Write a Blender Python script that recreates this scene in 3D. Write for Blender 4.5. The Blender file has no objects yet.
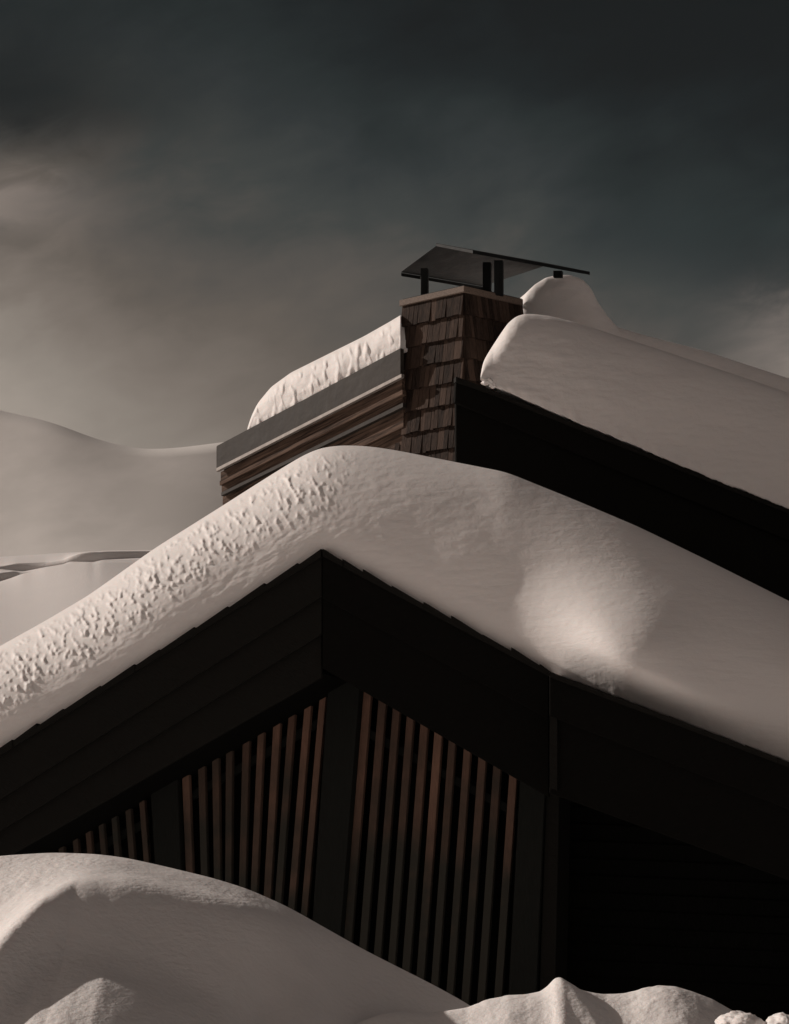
import bpy, bmesh, math, random
import numpy as np
from mathutils import Vector

rnd = random.Random(7)
S = bpy.context.scene
COL = S.collection

# ------------------------------------------------------------------ camera
F = 512 / math.tan(math.radians(12))          # focal length in pixels of a 789x1024 picture
PITCH = math.radians(10)
CAMZ = 1.6
cam = bpy.data.objects.new('camera', bpy.data.cameras.new('camera'))
COL.objects.link(cam)
cam.location = (0, 0, CAMZ)
cam.rotation_euler = (math.radians(90) + PITCH, 0, 0)
cam.data.sensor_fit = 'VERTICAL'
cam.data.angle = math.radians(24)
cam.data.clip_end = 20000
cam.data.clip_start = 0.1
S.camera = cam

# ------------------------------------------------------------------ sun, sky, exposure
SUN_EL, SUN_AZ = math.radians(27.5), math.radians(-73)      # azimuth from +Y (ahead), negative = left
sd = Vector((math.sin(SUN_AZ) * math.cos(SUN_EL), math.cos(SUN_AZ) * math.cos(SUN_EL), math.sin(SUN_EL)))
sun = bpy.data.objects.new('sun', bpy.data.lights.new('sun', 'SUN'))
COL.objects.link(sun)
sun.data.energy = 5.0
sun.data.angle = math.radians(0.7)
sun.data.color = (1.0, 0.885, 0.80)
sun.rotation_euler = sd.to_track_quat('Z', 'Y').to_euler()
sun.location = (-30, 10, 30)

S.view_settings.view_transform = 'Standard'
S.view_settings.look = 'None'
S.view_settings.exposure = -0.50
S.view_settings.gamma = 1.0
S.view_settings.use_curve_mapping = False

W = bpy.data.worlds.new('World')
S.world = W
W.use_nodes = True


class G:
    """small helper for building node graphs"""
    def __init__(s, nt):
        s.nt = nt

    def n(s, typ, ins=None, **kw):
        x = s.nt.nodes.new(typ)
        for k, v in kw.items():
            setattr(x, k, v)
        for k, v in (ins or {}).items():
            s.put(x.inputs[k], v)
        return x

    def put(s, sock, v):
        if isinstance(v, bpy.types.NodeSocket):
            s.nt.links.new(v, sock)
        else:
            sock.default_value = v

    def m(s, op, a, b=0.0, c=0.0, clamp=False):
        x = s.nt.nodes.new('ShaderNodeMath')
        x.operation = op
        x.use_clamp = clamp
        for i, v in enumerate((a, b, c)):
            s.put(x.inputs[i], v)
        return x.outputs[0]

    def mix(s, f, a, b, mode='MIX'):
        x = s.nt.nodes.new('ShaderNodeMix')
        x.data_type = 'RGBA'
        x.blend_type = mode
        s.put(x.inputs[0], f)
        s.put(x.inputs[6], a)
        s.put(x.inputs[7], b)
        return x.outputs[2]

    def ramp(s, f, stops, interp='LINEAR'):
        x = s.nt.nodes.new('ShaderNodeValToRGB')
        x.color_ramp.interpolation = interp
        e = x.color_ramp.elements
        while len(e) < len(stops):
            e.new(0.5)
        for el, (p, c) in zip(e, stops):
            el.position = p
            el.color = tuple(c) + (1,) if len(c) == 3 else c
        s.put(x.inputs[0], f)
        return x.outputs[0]

    def noise(s, vec, scale, detail=4, rough=0.5, dist=0.0):
        x = s.nt.nodes.new('ShaderNodeTexNoise')
        x.inputs['Scale'].default_value = scale
        x.inputs['Detail'].default_value = detail
        x.inputs['Roughness'].default_value = rough
        x.inputs['Distortion'].default_value = dist
        if vec is not None:
            s.put(x.inputs['Vector'], vec)
        return x.outputs['Fac']


def lin(*c):
    return tuple(((v / 255) / 12.92 if v / 255 <= 0.04045 else ((v / 255 + 0.055) / 1.055) ** 2.4) for v in c)


def build_world():
    g = G(W.node_tree)
    W.node_tree.nodes.clear()
    STR = 0.1
    K = 1.40 / STR                                   # undo exposure and background strength
    tc = g.n('ShaderNodeTexCoord').outputs['Generated']
    sep = g.n('ShaderNodeSeparateXYZ', {0: tc})
    x, y, z = sep.outputs
    deg = 57.2958
    el = g.m('MULTIPLY', g.m('ARCSINE', z), deg)
    az = g.m('MULTIPLY', g.m('ARCTAN2', x, y), deg)
    # cloud coordinates in degrees, clouds stretched sideways and rising to the right
    cv = g.n('ShaderNodeCombineXYZ', {0: g.m('MULTIPLY', az, 0.10), 1: g.m('MULTIPLY', g.m('SUBTRACT', el, g.m('MULTIPLY', az, 0.22)), 0.19), 2: 3.7}).outputs[0]
    n1 = g.noise(cv, 1.0, 5, 0.5, 0.35)
    cv2 = g.n('ShaderNodeVectorMath', {0: cv, 1: (5.2, 1.7, 9.1)}, operation='ADD').outputs[0]
    n2 = g.noise(cv2, 2.4, 6, 0.55, 0.4)
    cv3 = g.n('ShaderNodeVectorMath', {0: cv, 1: (1.1, 8.4, 2.6)}, operation='ADD').outputs[0]
    n3 = g.noise(cv3, 6.5, 7, 0.6, 0.7)
    s = g.m('ADD', el, g.m('MULTIPLY', az, 0.30))
    s = g.m('ADD', s, g.m('MULTIPLY', g.m('SUBTRACT', n1, 0.5), -6.0))
    calm = g.m('ADD', g.m('MULTIPLY', g.m('MULTIPLY', g.m('SUBTRACT', el, 11.0), 1 / 7.0, clamp=True), 0.85), 0.15)
    s = g.m('ADD', s, g.m('MULTIPLY', calm, g.m('MULTIPLY', g.m('SUBTRACT', n2, 0.5), -5.0)))
    s = g.m('ADD', s, g.m('MULTIPLY', calm, g.m('MULTIPLY', g.m('SUBTRACT', n3, 0.5), -2.0)))
    c = g.ramp(g.m('MULTIPLY', g.m('ADD', s, 5.0), 1 / 40.0, clamp=True), [
        (0.00, lin(170, 158, 148)),
        (0.32, lin(170, 159, 149)),
        (0.36, lin(160, 150, 140)),
        (0.385, lin(144, 135, 126)),
        (0.42, lin(122, 113, 105)),
        (0.46, lin(98, 91, 84)),
        (0.50, lin(82, 79, 75)),
        (0.54, lin(60, 64, 63)),
        (0.58, lin(46, 52, 53)),
        (0.62, lin(34, 42, 43)),
        (0.66, lin(22, 30, 32)),
        (0.70, lin(14, 21, 23)),
        (1.00, lin(12, 18, 20))], 'LINEAR')

    def blob(cx, cy, rx, ry, power, edge, ryu=None):
        cur = c_holder[0]
        dx = g.m('DIVIDE', g.m('SUBTRACT', az, cx), rx)
        dy0 = g.m('SUBTRACT', g.m('ADD', el, g.m('MULTIPLY', g.m('SUBTRACT', n3, 0.5), 1.6)), cy)
        up_ = g.m('DIVIDE', g.m('MAXIMUM', dy0, 0.0), ryu or ry)
        dn_ = g.m('DIVIDE', g.m('MINIMUM', dy0, 0.0), ry)
        dy = g.m('ADD', up_, dn_)
        d = g.m('ADD', g.m('MULTIPLY', dx, dx), g.m('MULTIPLY', dy, dy))
        f = g.m('EXPONENT', g.m('MULTIPLY', d, -1.0))
        f = g.m('MULTIPLY', f, g.m('ADD', g.m('MULTIPLY', g.m('SUBTRACT', n2, 0.5), edge), 0.9), clamp=True)
        c_holder[0] = g.mix(g.m('MULTIPLY', f, power, clamp=True), cur, edge_col[0])
    c_holder = [c]
    edge_col = [lin(14, 22, 24) + (1,)]
    blob(-9.8, 19.5, 4.6, 1.3, 1.0, 0.5, 3.0)    # dark cloud belly, upper left
    edge_col[0] = lin(38, 48, 49) + (1,)
    blob(7.8, 16.6, 2.8, 0.9, 0.7, 3.0)          # teal grey patch above the right cloud
    edge_col[0] = lin(146, 134, 126) + (1,)
    blob(-10.0, 17.2, 2.2, 0.9, 0.6, 1.0, 0.42)  # small lit cloud, upper left
    blob(9.9, 14.0, 1.9, 2.4, 0.9, 2.5, 0.9)     # small lit cloud, right
    c = c_holder[0]
    # away from the view: broken storm cloud overhead, brighter round the sun
    over = g.mix(n1, lin(66, 63, 62) + (1,), lin(114, 106, 102) + (1,))
    side = g.ramp(g.m('ADD', g.m('MULTIPLY', x, 0.5), 0.5), [(0.0, (1.7, 1.6, 1.5)), (0.45, (1.1, 1.05, 1.0)), (0.62, (0.5, 0.5, 0.52)), (1.0, (0.3, 0.31, 0.33))])
    over = g.mix(1.0, over, side, 'MULTIPLY')
    f_up = g.m('MULTIPLY', g.m('SUBTRACT', el, 24.0), 1 / 14.0, clamp=True)
    f_side = g.m('MULTIPLY', g.m('SUBTRACT', g.m('ABSOLUTE', az), 14.0), 1 / 18.0, clamp=True)
    c = g.mix(g.m('MAXIMUM', f_up, f_side), c, over)
    clouds = g.mix(1.0, c, (K, K, K, 1), 'MULTIPLY')
    sky = g.n('ShaderNodeTexSky', sky_type='NISHITA', sun_disc=False, sun_elevation=SUN_EL, sun_rotation=SUN_AZ)
    final = g.mix(0.995, sky.outputs[0], clouds)
    bg = g.n('ShaderNodeBackground', {'Color': final, 'Strength': STR})
    out = g.n('ShaderNodeOutputWorld', {'Surface': bg.outputs[0]})
build_world()


# ------------------------------------------------------------------ ray / plane placement
def ray(px, py):
    x = (px - 394.5) / F
    v = (512 - py) / F
    c, s = math.cos(PITCH), math.sin(PITCH)
    return np.array([x, c - v * s, s + v * c])


class Plane:
    """upright plane Y = y0 - k X ; off moves it away from the camera along its inward normal"""
    def __init__(s, y0, k):
        s.y0, s.k = y0, k
        L = math.hypot(k, 1)
        s.n = np.array([k / L, 1 / L, 0.0])
        s.d = y0 / L

    def at(s, px, py, off=0.0):
        r = ray(px, py)
        t = (s.d + off) / (r @ s.n)
        return np.array([0, 0, CAMZ]) + r * t


def P(px, py, Y):
    r = ray(px, py)
    return np.array([0, 0, CAMZ]) + r * (Y / r[1])


# ------------------------------------------------------------------ numpy perlin noise
_perm = np.random.RandomState(3).permutation(256)
_perm = np.concatenate([_perm, _perm, _perm])
_grad = np.random.RandomState(5).normal(size=(256, 3))
_grad /= np.linalg.norm(_grad, axis=1)[:, None]


def perlin(x, y, z=0.0):
    x, y, z = np.broadcast_arrays(np.asarray(x, float), np.asarray(y, float), np.asarray(z, float))
    xi, yi, zi = np.floor(x).astype(int), np.floor(y).astype(int), np.floor(z).astype(int)
    xf, yf, zf = x - xi, y - yi, z - zi
    u, v, w = [t * t * t * (t * (t * 6 - 15) + 10) for t in (xf, yf, zf)]
    out = 0
    for i in (0, 1):
        for j in (0, 1):
            for k in (0, 1):
                h = _perm[(_perm[(_perm[(xi + i) & 255] + yi + j) & 255] + zi + k) & 255]
                gr = _grad[h]
                d = gr[..., 0] * (xf - i) + gr[..., 1] * (yf - j) + gr[..., 2] * (zf - k)
                out = out + d * (u if i else 1 - u) * (v if j else 1 - v) * (w if k else 1 - w)
    return out * 1.5


def fbm(x, y, z=0.0, o=4, r=0.5):
    s, a, f = 0, 1, 1
    for _ in range(o):
        s = s + a * perlin(x * f, y * f, z * f + 7.3 * f)
        a *= r
        f *= 2.03
    return s


def softplus(x, w):
    return w * np.logaddexp(0, x / w)


def smooth(a, b, x):
    t = np.clip((x - a) / (b - a), 0, 1)
    return t * t * (3 - 2 * t)


def curve(pts, xs, sig):
    """interpolated outline, softened by a gaussian of sig pixels"""
    p = np.array(pts, float)
    fine = np.arange(xs.min() - 60, xs.max() + 61, 1.0)
    v = np.interp(fine, p[:, 0], p[:, 1])
    # continue the end slopes
    m = fine < p[0, 0]
    v[m] = p[0, 1] + (fine[m] - p[0, 0]) * (p[1, 1] - p[0, 1]) / (p[1, 0] - p[0, 0])
    m = fine > p[-1, 0]
    v[m] = p[-1, 1] + (fine[m] - p[-1, 0]) * (p[-1, 1] - p[-2, 1]) / (p[-1, 0] - p[-2, 0])
    if sig > 0:
        k = np.arange(-int(3 * sig) - 1, int(3 * sig) + 2)
        w = np.exp(-k * k / (2 * sig * sig))
        w /= w.sum()
        pad = len(k) // 2
        vp = np.concatenate([v[0] + (v[1] - v[0]) * np.arange(-pad, 0), v, v[-1] + (v[-1] - v[-2]) * np.arange(1, pad + 1)])
        v = np.convolve(vp, w, 'valid')
    return np.interp(xs, fine, v)


# ------------------------------------------------------------------ object helpers
def tag(o, label=None, cat=None, group=None, kind=None):
    if label: o['label'] = label
    if cat: o['category'] = cat
    if group: o['group'] = group
    if kind: o['kind'] = kind
    return o


def link(name, me, mat, parent=None, smooth_shade=False):
    o = bpy.data.objects.new(name, me)
    COL.objects.link(o)
    if mat: me.materials.append(mat)
    if smooth_shade:
        me.polygons.foreach_set('use_smooth', [True] * len(me.polygons))
    if parent:
        o.parent = parent
        o.matrix_parent_inverse = parent.matrix_basis.inverted()
    return o


def empty(name, loc, label, cat, group=None):
    o = bpy.data.objects.new(name, None)
    COL.objects.link(o)
    o.location = loc
    o.empty_display_size = 0.3
    return tag(o, label, cat, group)


class MB:
    """collects solids and builds one mesh"""
    def __init__(s):
        s.bm = bmesh.new()
        s.tone = s.bm.verts.layers.float.new('tone')

    def prism(s, front, vec, tone=0.5):
        vec = Vector(vec)
        a = [s.bm.verts.new(Vector(p)) for p in front]
        b = [s.bm.verts.new(Vector(p) + vec) for p in front]
        for v in a + b: v[s.tone] = tone
        s.bm.faces.new(a)
        s.bm.faces.new(b[::-1])
        for i in range(len(a)):
            j = (i + 1) % len(a)
            s.bm.faces.new([a[j], a[i], b[i], b[j]])
        return s

    def hexa(s, pts, tone=0.5):
        """8 corners: 4 of one face, then the matching 4 of the opposite face"""
        v = [s.bm.verts.new(Vector(p)) for p in pts]
        for q in v: q[s.tone] = tone
        for f in ((0, 1, 2, 3), (7, 6, 5, 4), (1, 0, 4, 5), (2, 1, 5, 6), (3, 2, 6, 7), (0, 3, 7, 4)):
            s.bm.faces.new([v[i] for i in f])
        return s

    def build(s, name, mat, parent=None, bevel=0.0):
        bmesh.ops.recalc_face_normals(s.bm, faces=s.bm.faces)
        if bevel:
            bmesh.ops.bevel(s.bm, geom=list(s.bm.edges), offset=bevel, segments=1, affect='EDGES')
        me = bpy.data.meshes.new(name)
        s.bm.to_mesh(me)
        s.bm.free()
        return link(name, me, mat, parent)


def grid_mesh(V, close_u=False, caps=False):
    """V: (nu, nv, 3) points, faces between neighbours; caps close the first and last column"""
    nu, nv = V.shape[:2]
    me = bpy.data.meshes.new('grid')
    idx = np.arange(nu * nv).reshape(nu, nv)
    if close_u:
        a, b = idx, np.roll(idx, -1, 1)
        q = np.stack([a[:-1], a[1:], b[1:], b[:-1]], -1).reshape(-1, 4)
    else:
        q = np.stack([idx[:-1, :-1], idx[1:, :-1], idx[1:, 1:], idx[:-1, 1:]], -1).reshape(-1, 4)
    faces = q.tolist()
    if caps:
        faces.append(idx[0].tolist())
        faces.append(idx[-1][::-1].tolist())
    me.from_pydata(V.reshape(-1, 3).tolist(), [], faces)
    bm = bmesh.new()
    bm.from_mesh(me)
    bmesh.ops.recalc_face_normals(bm, faces=bm.faces)
    bm.to_mesh(me)
    bm.free()
    me.update()
    return me


# ------------------------------------------------------------------ materials
def snow_mat(name, fine=1.0, crust=0.0, ripple=0.0, col=(0.80, 0.765, 0.745)):
    m = bpy.data.materials.new(name)
    m.use_nodes = True
    nt = m.node_tree
    nt.nodes.clear()
    g = G(nt)
    pos = g.n('ShaderNodeNewGeometry').outputs['Position']
    big = g.noise(pos, 1.3, 3)
    base = g.mix(big, (col[0] * 0.95, col[1] * 0.95, col[2] * 0.955, 1), tuple(col) + (1,))
    h = g.m('MULTIPLY', g.noise(pos, 55, 3, 0.6), 0.004 * fine)
    h = g.m('ADD', h, g.m('MULTIPLY', g.noise(pos, 11, 4, 0.55), 0.012 * fine))
    if crust:
        mp = g.n('ShaderNodeMapping', {'Vector': pos, 'Rotation': (0, math.radians(20), math.radians(35)), 'Scale': (1.0, 1.0, 2.2)}).outputs[0]
        c = g.noise(mp, 38, 3, 0.5, 0.0)
        c = g.ramp(c, [(0.38, (0, 0, 0)), (0.62, (1, 1, 1))])
        msk = g.ramp(g.noise(pos, 1.7, 2), [(0.40, (0, 0, 0)), (0.56, (1, 1, 1))])
        h = g.m('ADD', h, g.m('MULTIPLY', g.m('MULTIPLY', c, msk), 0.010 * crust))
    if ripple:
        mp = g.n('ShaderNodeMapping', {'Vector': pos, 'Rotation': (0, math.radians(-14), 0), 'Scale': (1.1, 1.0, 4.5)}).outputs[0]
        h = g.m('ADD', h, g.m('MULTIPLY', g.noise(mp, 3.0, 4, 0.5, 0.4), 0.035 * ripple))
    b = g.n('ShaderNodeBump', {'Height': h, 'Strength': 1.0, 'Distance': 1.0})
    p = g.n('ShaderNodeBsdfPrincipled', {'Base Color': base, 'Roughness': 0.62, 'Normal': b.outputs[0]})
    p.inputs['Specular IOR Level'].default_value = 0.25
    p.inputs['Subsurface Weight'].default_value = 0.25
    p.inputs['Subsurface Radius'].default_value = (0.05, 0.035, 0.03)
    p.inputs['Subsurface Scale'].default_value = 0.5
    g.n('ShaderNodeOutputMaterial', {'Surface': p.outputs[0]})
    return m


def wood_mat(name, dark, light,  rough=0.75, scale=(1, 1, 1), rot=(0, 0, 0), grain=1.0, use_tone=False, lower=None, spec=0.3, gstr=18, axis=None):
    """scale stretches the grain: small along the grain"""
    m = bpy.data.materials.new(name)
    m.use_nodes = True
    nt = m.node_tree
    nt.nodes.clear()
    g = G(nt)
    pos = g.n('ShaderNodeNewGeometry').outputs['Position']
    mp = g.n('ShaderNodeMapping', {'Vector': pos, 'Rotation': rot}).outputs[0]
    mp = g.n('ShaderNodeVectorMath', {0: mp, 1: scale}, operation='MULTIPLY').outputs[0]
    if axis is not None:                          # grain drawn out along this direction
        ax = tuple(float(q) for q in np.array(axis, float) / np.linalg.norm(axis))
        dd = g.n('ShaderNodeVectorMath', {0: pos, 1: ax}, operation='DOT_PRODUCT').outputs['Value']
        sc_ = g.n('ShaderNodeVectorMath', {0: ax}, operation='SCALE')
        g.put(sc_.inputs['Scale'], g.m('MULTIPLY', dd, -0.955))
        mp = g.n('ShaderNodeVectorMath', {0: pos, 1: sc_.outputs[0]}, operation='ADD').outputs[0]
    if use_tone:
        at = g.n('ShaderNodeAttribute', attribute_name='tone').outputs['Fac']
        off = g.n('ShaderNodeCombineXYZ', {0: g.m('MULTIPLY', at, 37.0), 1: g.m('MULTIPLY', at, 11.0), 2: g.m('MULTIPLY', at, 23.0)}).outputs[0]
        mp = g.n('ShaderNodeVectorMath', {0: mp, 1: off}, operation='ADD').outputs[0]
    n = g.noise(mp, gstr, 5, 0.65, 0.2)
    f = g.ramp(n, [(0.33, (0, 0, 0)), (0.68, (1, 1, 1))])
    if use_tone:
        f = g.m('MULTIPLY', g.m('ADD', g.m('MULTIPLY', f, 0.6), g.m('MULTIPLY', at, 0.75)), 0.8, clamp=True)
    c = g.mix(f, tuple(dark) + (1,), tuple(light) + (1,))
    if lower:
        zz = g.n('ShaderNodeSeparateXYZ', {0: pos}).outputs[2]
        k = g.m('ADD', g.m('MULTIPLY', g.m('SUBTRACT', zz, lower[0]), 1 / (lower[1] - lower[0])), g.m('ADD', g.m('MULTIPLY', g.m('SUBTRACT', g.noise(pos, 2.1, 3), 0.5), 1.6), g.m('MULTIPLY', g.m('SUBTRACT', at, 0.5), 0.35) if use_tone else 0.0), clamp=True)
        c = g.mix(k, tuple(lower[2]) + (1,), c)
    b = g.n('ShaderNodeBump', {'Height': n, 'Strength': 0.6 * grain, 'Distance': 0.01})
    p = g.n('ShaderNodeBsdfPrincipled', {'Base Color': c, 'Roughness': rough, 'Normal': b.outputs[0]})
    p.inputs['Specular IOR Level'].default_value = spec
    g.n('ShaderNodeOutputMaterial', {'Surface': p.outputs[0]})
    return m


def metal_mat(name, c1, c2, rough=0.45, metallic=0.7, spec=0.5):
    m = bpy.data.materials.new(name)
    m.use_nodes = True
    nt = m.node_tree
    nt.nodes.clear()
    g = G(nt)
    pos = g.n('ShaderNodeNewGeometry').outputs['Position']
    mp = g.n('ShaderNodeVectorMath', {0: pos, 1: (3, 3, 0.7)}, operation='MULTIPLY').outputs[0]
    n = g.noise(mp, 3.0, 5, 0.6)
    c = g.mix(g.ramp(n, [(0.3, (0, 0, 0)), (0.7, (1, 1, 1))]), tuple(c1) + (1,), tuple(c2) + (1,))
    r = g.m('ADD', g.m('MULTIPLY', n, 0.3), rough - 0.15)
    b = g.n('ShaderNodeBump', {'Height': g.noise(pos, 4, 3), 'Strength': 0.25, 'Distance': 0.03})
    p = g.n('ShaderNodeBsdfPrincipled', {'Base Color': c, 'Roughness': r, 'Metallic': metallic, 'Normal': b.outputs[0]})
    p.inputs['Specular IOR Level'].default_value = spec
    g.n('ShaderNodeOutputMaterial', {'Surface': p.outputs[0]})
    return m


M_SNOW_ROOF = snow_mat('roof snow', 0.27, 0.0, 0.18)
M_SNOW_UP = snow_mat('smooth roof snow', 0.6, 0.0, 0.22)
M_SNOW_BANK = snow_mat('snow bank', 0.42, 0.12, 0.0)
M_SNOW_FAR = snow_mat('far snow', 1.0, 0.0, 0.0)
BLK = (0.006, 0.0055, 0.005)
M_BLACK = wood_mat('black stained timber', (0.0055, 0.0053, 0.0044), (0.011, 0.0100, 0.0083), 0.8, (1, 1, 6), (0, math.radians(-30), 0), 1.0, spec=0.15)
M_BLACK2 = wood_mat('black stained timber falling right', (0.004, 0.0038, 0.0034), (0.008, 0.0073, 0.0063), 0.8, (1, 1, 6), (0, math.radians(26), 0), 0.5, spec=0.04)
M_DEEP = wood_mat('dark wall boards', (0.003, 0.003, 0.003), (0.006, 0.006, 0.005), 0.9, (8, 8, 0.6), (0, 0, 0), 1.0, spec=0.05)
M_POST = wood_mat('dark post', (0.008, 0.009, 0.008), (0.015, 0.016, 0.014), 0.8, (9, 9, 0.5), (0, 0, 0), 1.0, spec=0.15)
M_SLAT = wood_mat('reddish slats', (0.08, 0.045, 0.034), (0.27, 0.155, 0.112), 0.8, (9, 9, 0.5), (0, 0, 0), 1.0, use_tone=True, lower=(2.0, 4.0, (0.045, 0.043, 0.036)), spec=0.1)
M_SHINGLE = wood_mat('wood shingles', (0.006, 0.0045, 0.004), (0.082, 0.054, 0.041), 0.8, (3, 3, 0.12), (0, 0, 0), 1.5, use_tone=True, spec=0.1)
_uk = 0.87
_pu = Plane(31.0 + 0.87 * 0.9, 0.87)
AX_UL = _pu.at(398, 374.5) - _pu.at(217, 469)
M_WEATHER = wood_mat('weathered boards', (0.014, 0.010, 0.0085), (0.18, 0.12, 0.09), 0.8, grain=0.8, spec=0.1, gstr=34, axis=AX_UL)
M_COPING = wood_mat('coping', (0.10, 0.075, 0.060), (0.20, 0.15, 0.12), 0.7, (2, 2, 6), (0, 0, 0), 1.0)
M_METAL = metal_mat('grey zinc sheet', (0.028, 0.0240, 0.0208), (0.050, 0.0435, 0.038), 0.6, 0.1, 0.2)
M_FLASH = metal_mat('bright flashing', (0.26, 0.235, 0.215), (0.36, 0.325, 0.30), 0.5, 0.3)
M_CAP = metal_mat('chimney cap metal', (0.005, 0.006, 0.0063), (0.012, 0.0137, 0.0142), 0.6, 0.0, 0.12)


# ------------------------------------------------------------------ setting: ground, hill, mountain
def plain_mesh(name, verts, faces, mat, kind=None, smooth_shade=True):
    me = bpy.data.meshes.new(name)
    me.from_pydata([tuple(map(float, v)) for v in verts], [], faces)
    o = link(name, me, mat, None, smooth_shade)
    if kind: o['kind'] = kind
    return o


# snowy ground sheet out to the horizon
xs = np.concatenate([np.linspace(-6000, -60, 20), np.linspace(-50, 50, 41), np.linspace(60, 6000, 20)])
ys = np.concatenate([np.linspace(-3000, -20, 8), np.linspace(-10, 60, 36), np.linspace(70, 7000, 30)])
X, Y = np.meshgrid(xs, ys, indexing='ij')
Z = 0.12 * fbm(X * 0.13, Y * 0.13, 1.0, 3)
Z = np.where(np.hypot(X, Y) > 70, 0, Z)
ground = link('snow_ground', grid_mesh(np.stack([X, Y, Z], -1)), M_SNOW_FAR, None, True)
tag(ground, 'snow covered ground reaching to the horizon', 'ground', kind='structure')


def hill():
    """the white slope left of the roof: three drifts, one behind the other, facing faces in shade"""
    px = np.concatenate([np.linspace(-900, -270, 40), np.linspace(-260, 420, 240)])
    rows = []
    crest = curve([(-260, 575), (-60, 560), (0, 557), (60, 553), (110, 550.5), (160, 550), (300, 556), (420, 575)], px, 5)
    rt = curve([(-260, 590), (-60, 572), (0, 566.5), (14, 564), (46, 563), (64, 560), (71, 556.5), (80, 553.5), (91, 552), (98, 552.2), (104, 551.6), (160, 551), (300, 557), (420, 576)], px, 1.2)
    rt = np.maximum(rt, crest + 0.7)
    rb = curve([(-260, 600), (-60, 580), (0, 569), (23, 571.5), (46, 567), (64, 564), (70, 561.5), (94, 562), (102, 560), (140, 558), (200, 558), (420, 590)], px, 1.2)
    rb = np.maximum(rb, rt + 0.4)
    r2t = curve([(-260, 600), (-60, 582), (0, 573), (13, 571.3), (20, 572.6), (30, 571.5), (46, 567.6), (64, 564.6), (102, 560.6), (200, 558.6), (420, 591)], px, 1.0)
    r2t = np.maximum(r2t, rb + 0.3)
    r2b = curve([(-260, 612), (-60, 594), (0, 581.5), (11, 578), (22, 573.8), (32, 571.8), (46, 568), (64, 565), (102, 561), (200, 559), (420, 592)], px, 1.0)
    r2b = np.maximum(r2b, r2t + 0.3)
    base = np.full_like(px, 700.0)
    r2s = curve([(-260, 612), (-60, 592), (110, 563), (420, 590)], px, 30)
    r2s = np.maximum(r2s, 500)

    def row(py, Y):
        pts = np.array([P(a, b, c) for a, b, c in zip(px, py, np.broadcast_to(Y, px.shape))])
        rows.append(pts)
    w = 1.0 * np.sin(px * 0.013) + 0.4 * np.sin(px * 0.04 + 1)
    low = np.full_like(px, 960.0)
    row(low, 36.0 + w * 0)
    row(low * 0.35 + base * 0.65, 47.0 + w * 0)
    for t in np.linspace(0, 1, 60):
        py = base + (r2s + (r2b - r2s) * t ** 10 - base) * t
        row(py, 55 + (78 - 55) * t ** 1.15 + w * t )
    row(r2b + 0.4, 78.5 + w)
    for t in np.linspace(0, 1, 6):
        row(r2b + (r2t - r2b) * t, 79.0 + 0.10 * t ** 2 + w)
    row(r2t, 82 + w)
    for t in np.linspace(0, 1, 8):
        row(r2t + (rb - r2t) * t, 82 + 3 * t + w)
    for t in np.linspace(0, 1, 10):
        row(rb + (rt - rb) * t, 85.2 + 0.12 * t ** 2 + w)
    row(rt, 88 + w)
    for t in np.linspace(0, 1, 12):
        row(rt + (crest - rt) * t, 88 + 8 * t + w)
    top = rows[-1]
    for s_, dz in ((2, -0.1), (8, -1.2), (40, -16), (60, -19)):
        q = top.copy()
        q[:, 1] += s_
        q[:, 2] += dz
        q[:, 2] = np.maximum(q[:, 2], -0.5)
        rows.append(q)
    V = np.stack(rows, 1)
    V[:, 0, 2] = -0.5
    o = link('snow_hill', grid_mesh(V), M_SNOW_FAR, None, True)
    tag(o, 'white drifted slope with wavy lips behind the left roof snow', 'hill', kind='structure')
hill()


def mountain():
    m = bpy.data.materials.new('mountain snow paled for haze')
    m.use_nodes = True
    nt = m.node_tree
    nt.nodes.clear()
    g = G(nt)
    pos = g.n('ShaderNodeNewGeometry').outputs['Position']
    n = g.noise(pos, 0.012, 6, 0.6)
    c = g.mix(g.ramp(n, [(0.42, (0, 0, 0)), (0.6, (1, 1, 1))]), (0.60, 0.58, 0.555, 1), (0.68, 0.655, 0.63, 1))  # pale snow tones, the fading by distant haze is put into the colour
    p = g.n('ShaderNodeBsdfPrincipled', {'Base Color': c, 'Roughness': 0.9})
    g.n('ShaderNodeOutputMaterial', {'Surface': p.outputs[0]})
    px = np.linspace(-700, 1300, 260)
    sil = curve([(-700, 520), (-300, 470), (-150, 395), (-60, 392), (0, 411), (50, 421), (100, 441), (140, 450), (180, 448), (215, 443), (260, 438), (330, 440), (420, 470), (560, 520), (700, 600), (900, 700), (1300, 760)], px, 16)
    rows = []
    for t in np.linspace(0, 1, 50):
        py = 940 + (438 - 940) * t + (sil - 438) * t ** 5
        rows.append(np.array([P(a, b, 1000 + 1000 * t ** 0.6 - 0.5 * (160 - 45 * math.log1p(math.exp(min(30, (160 - a) / 45)))) + 9 * math.log1p(math.exp(min(30, (a - 150) / 30))) + 0 * nn) for a, b, nn in zip(px, py, fbm(px * 0.02, t * 5, 4.0, 4))]))
    for s_, k in ((100, 0.9), (300, 0.6), (700, 0.0)):
        q = rows[49].copy()
        q[:, 1] += s_
        q[:, 2] *= k
        rows.append(q)
    V = np.stack(rows, 1)
    V[:, 0, 2] = -2
    V[:, -1, 2] = -2
    o = link('mountain', grid_mesh(V), m, None, True)
    tag(o, 'pale mountain ridge at the left, haze put into its colour', 'mountain', kind='structure')
mountain()


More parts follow.
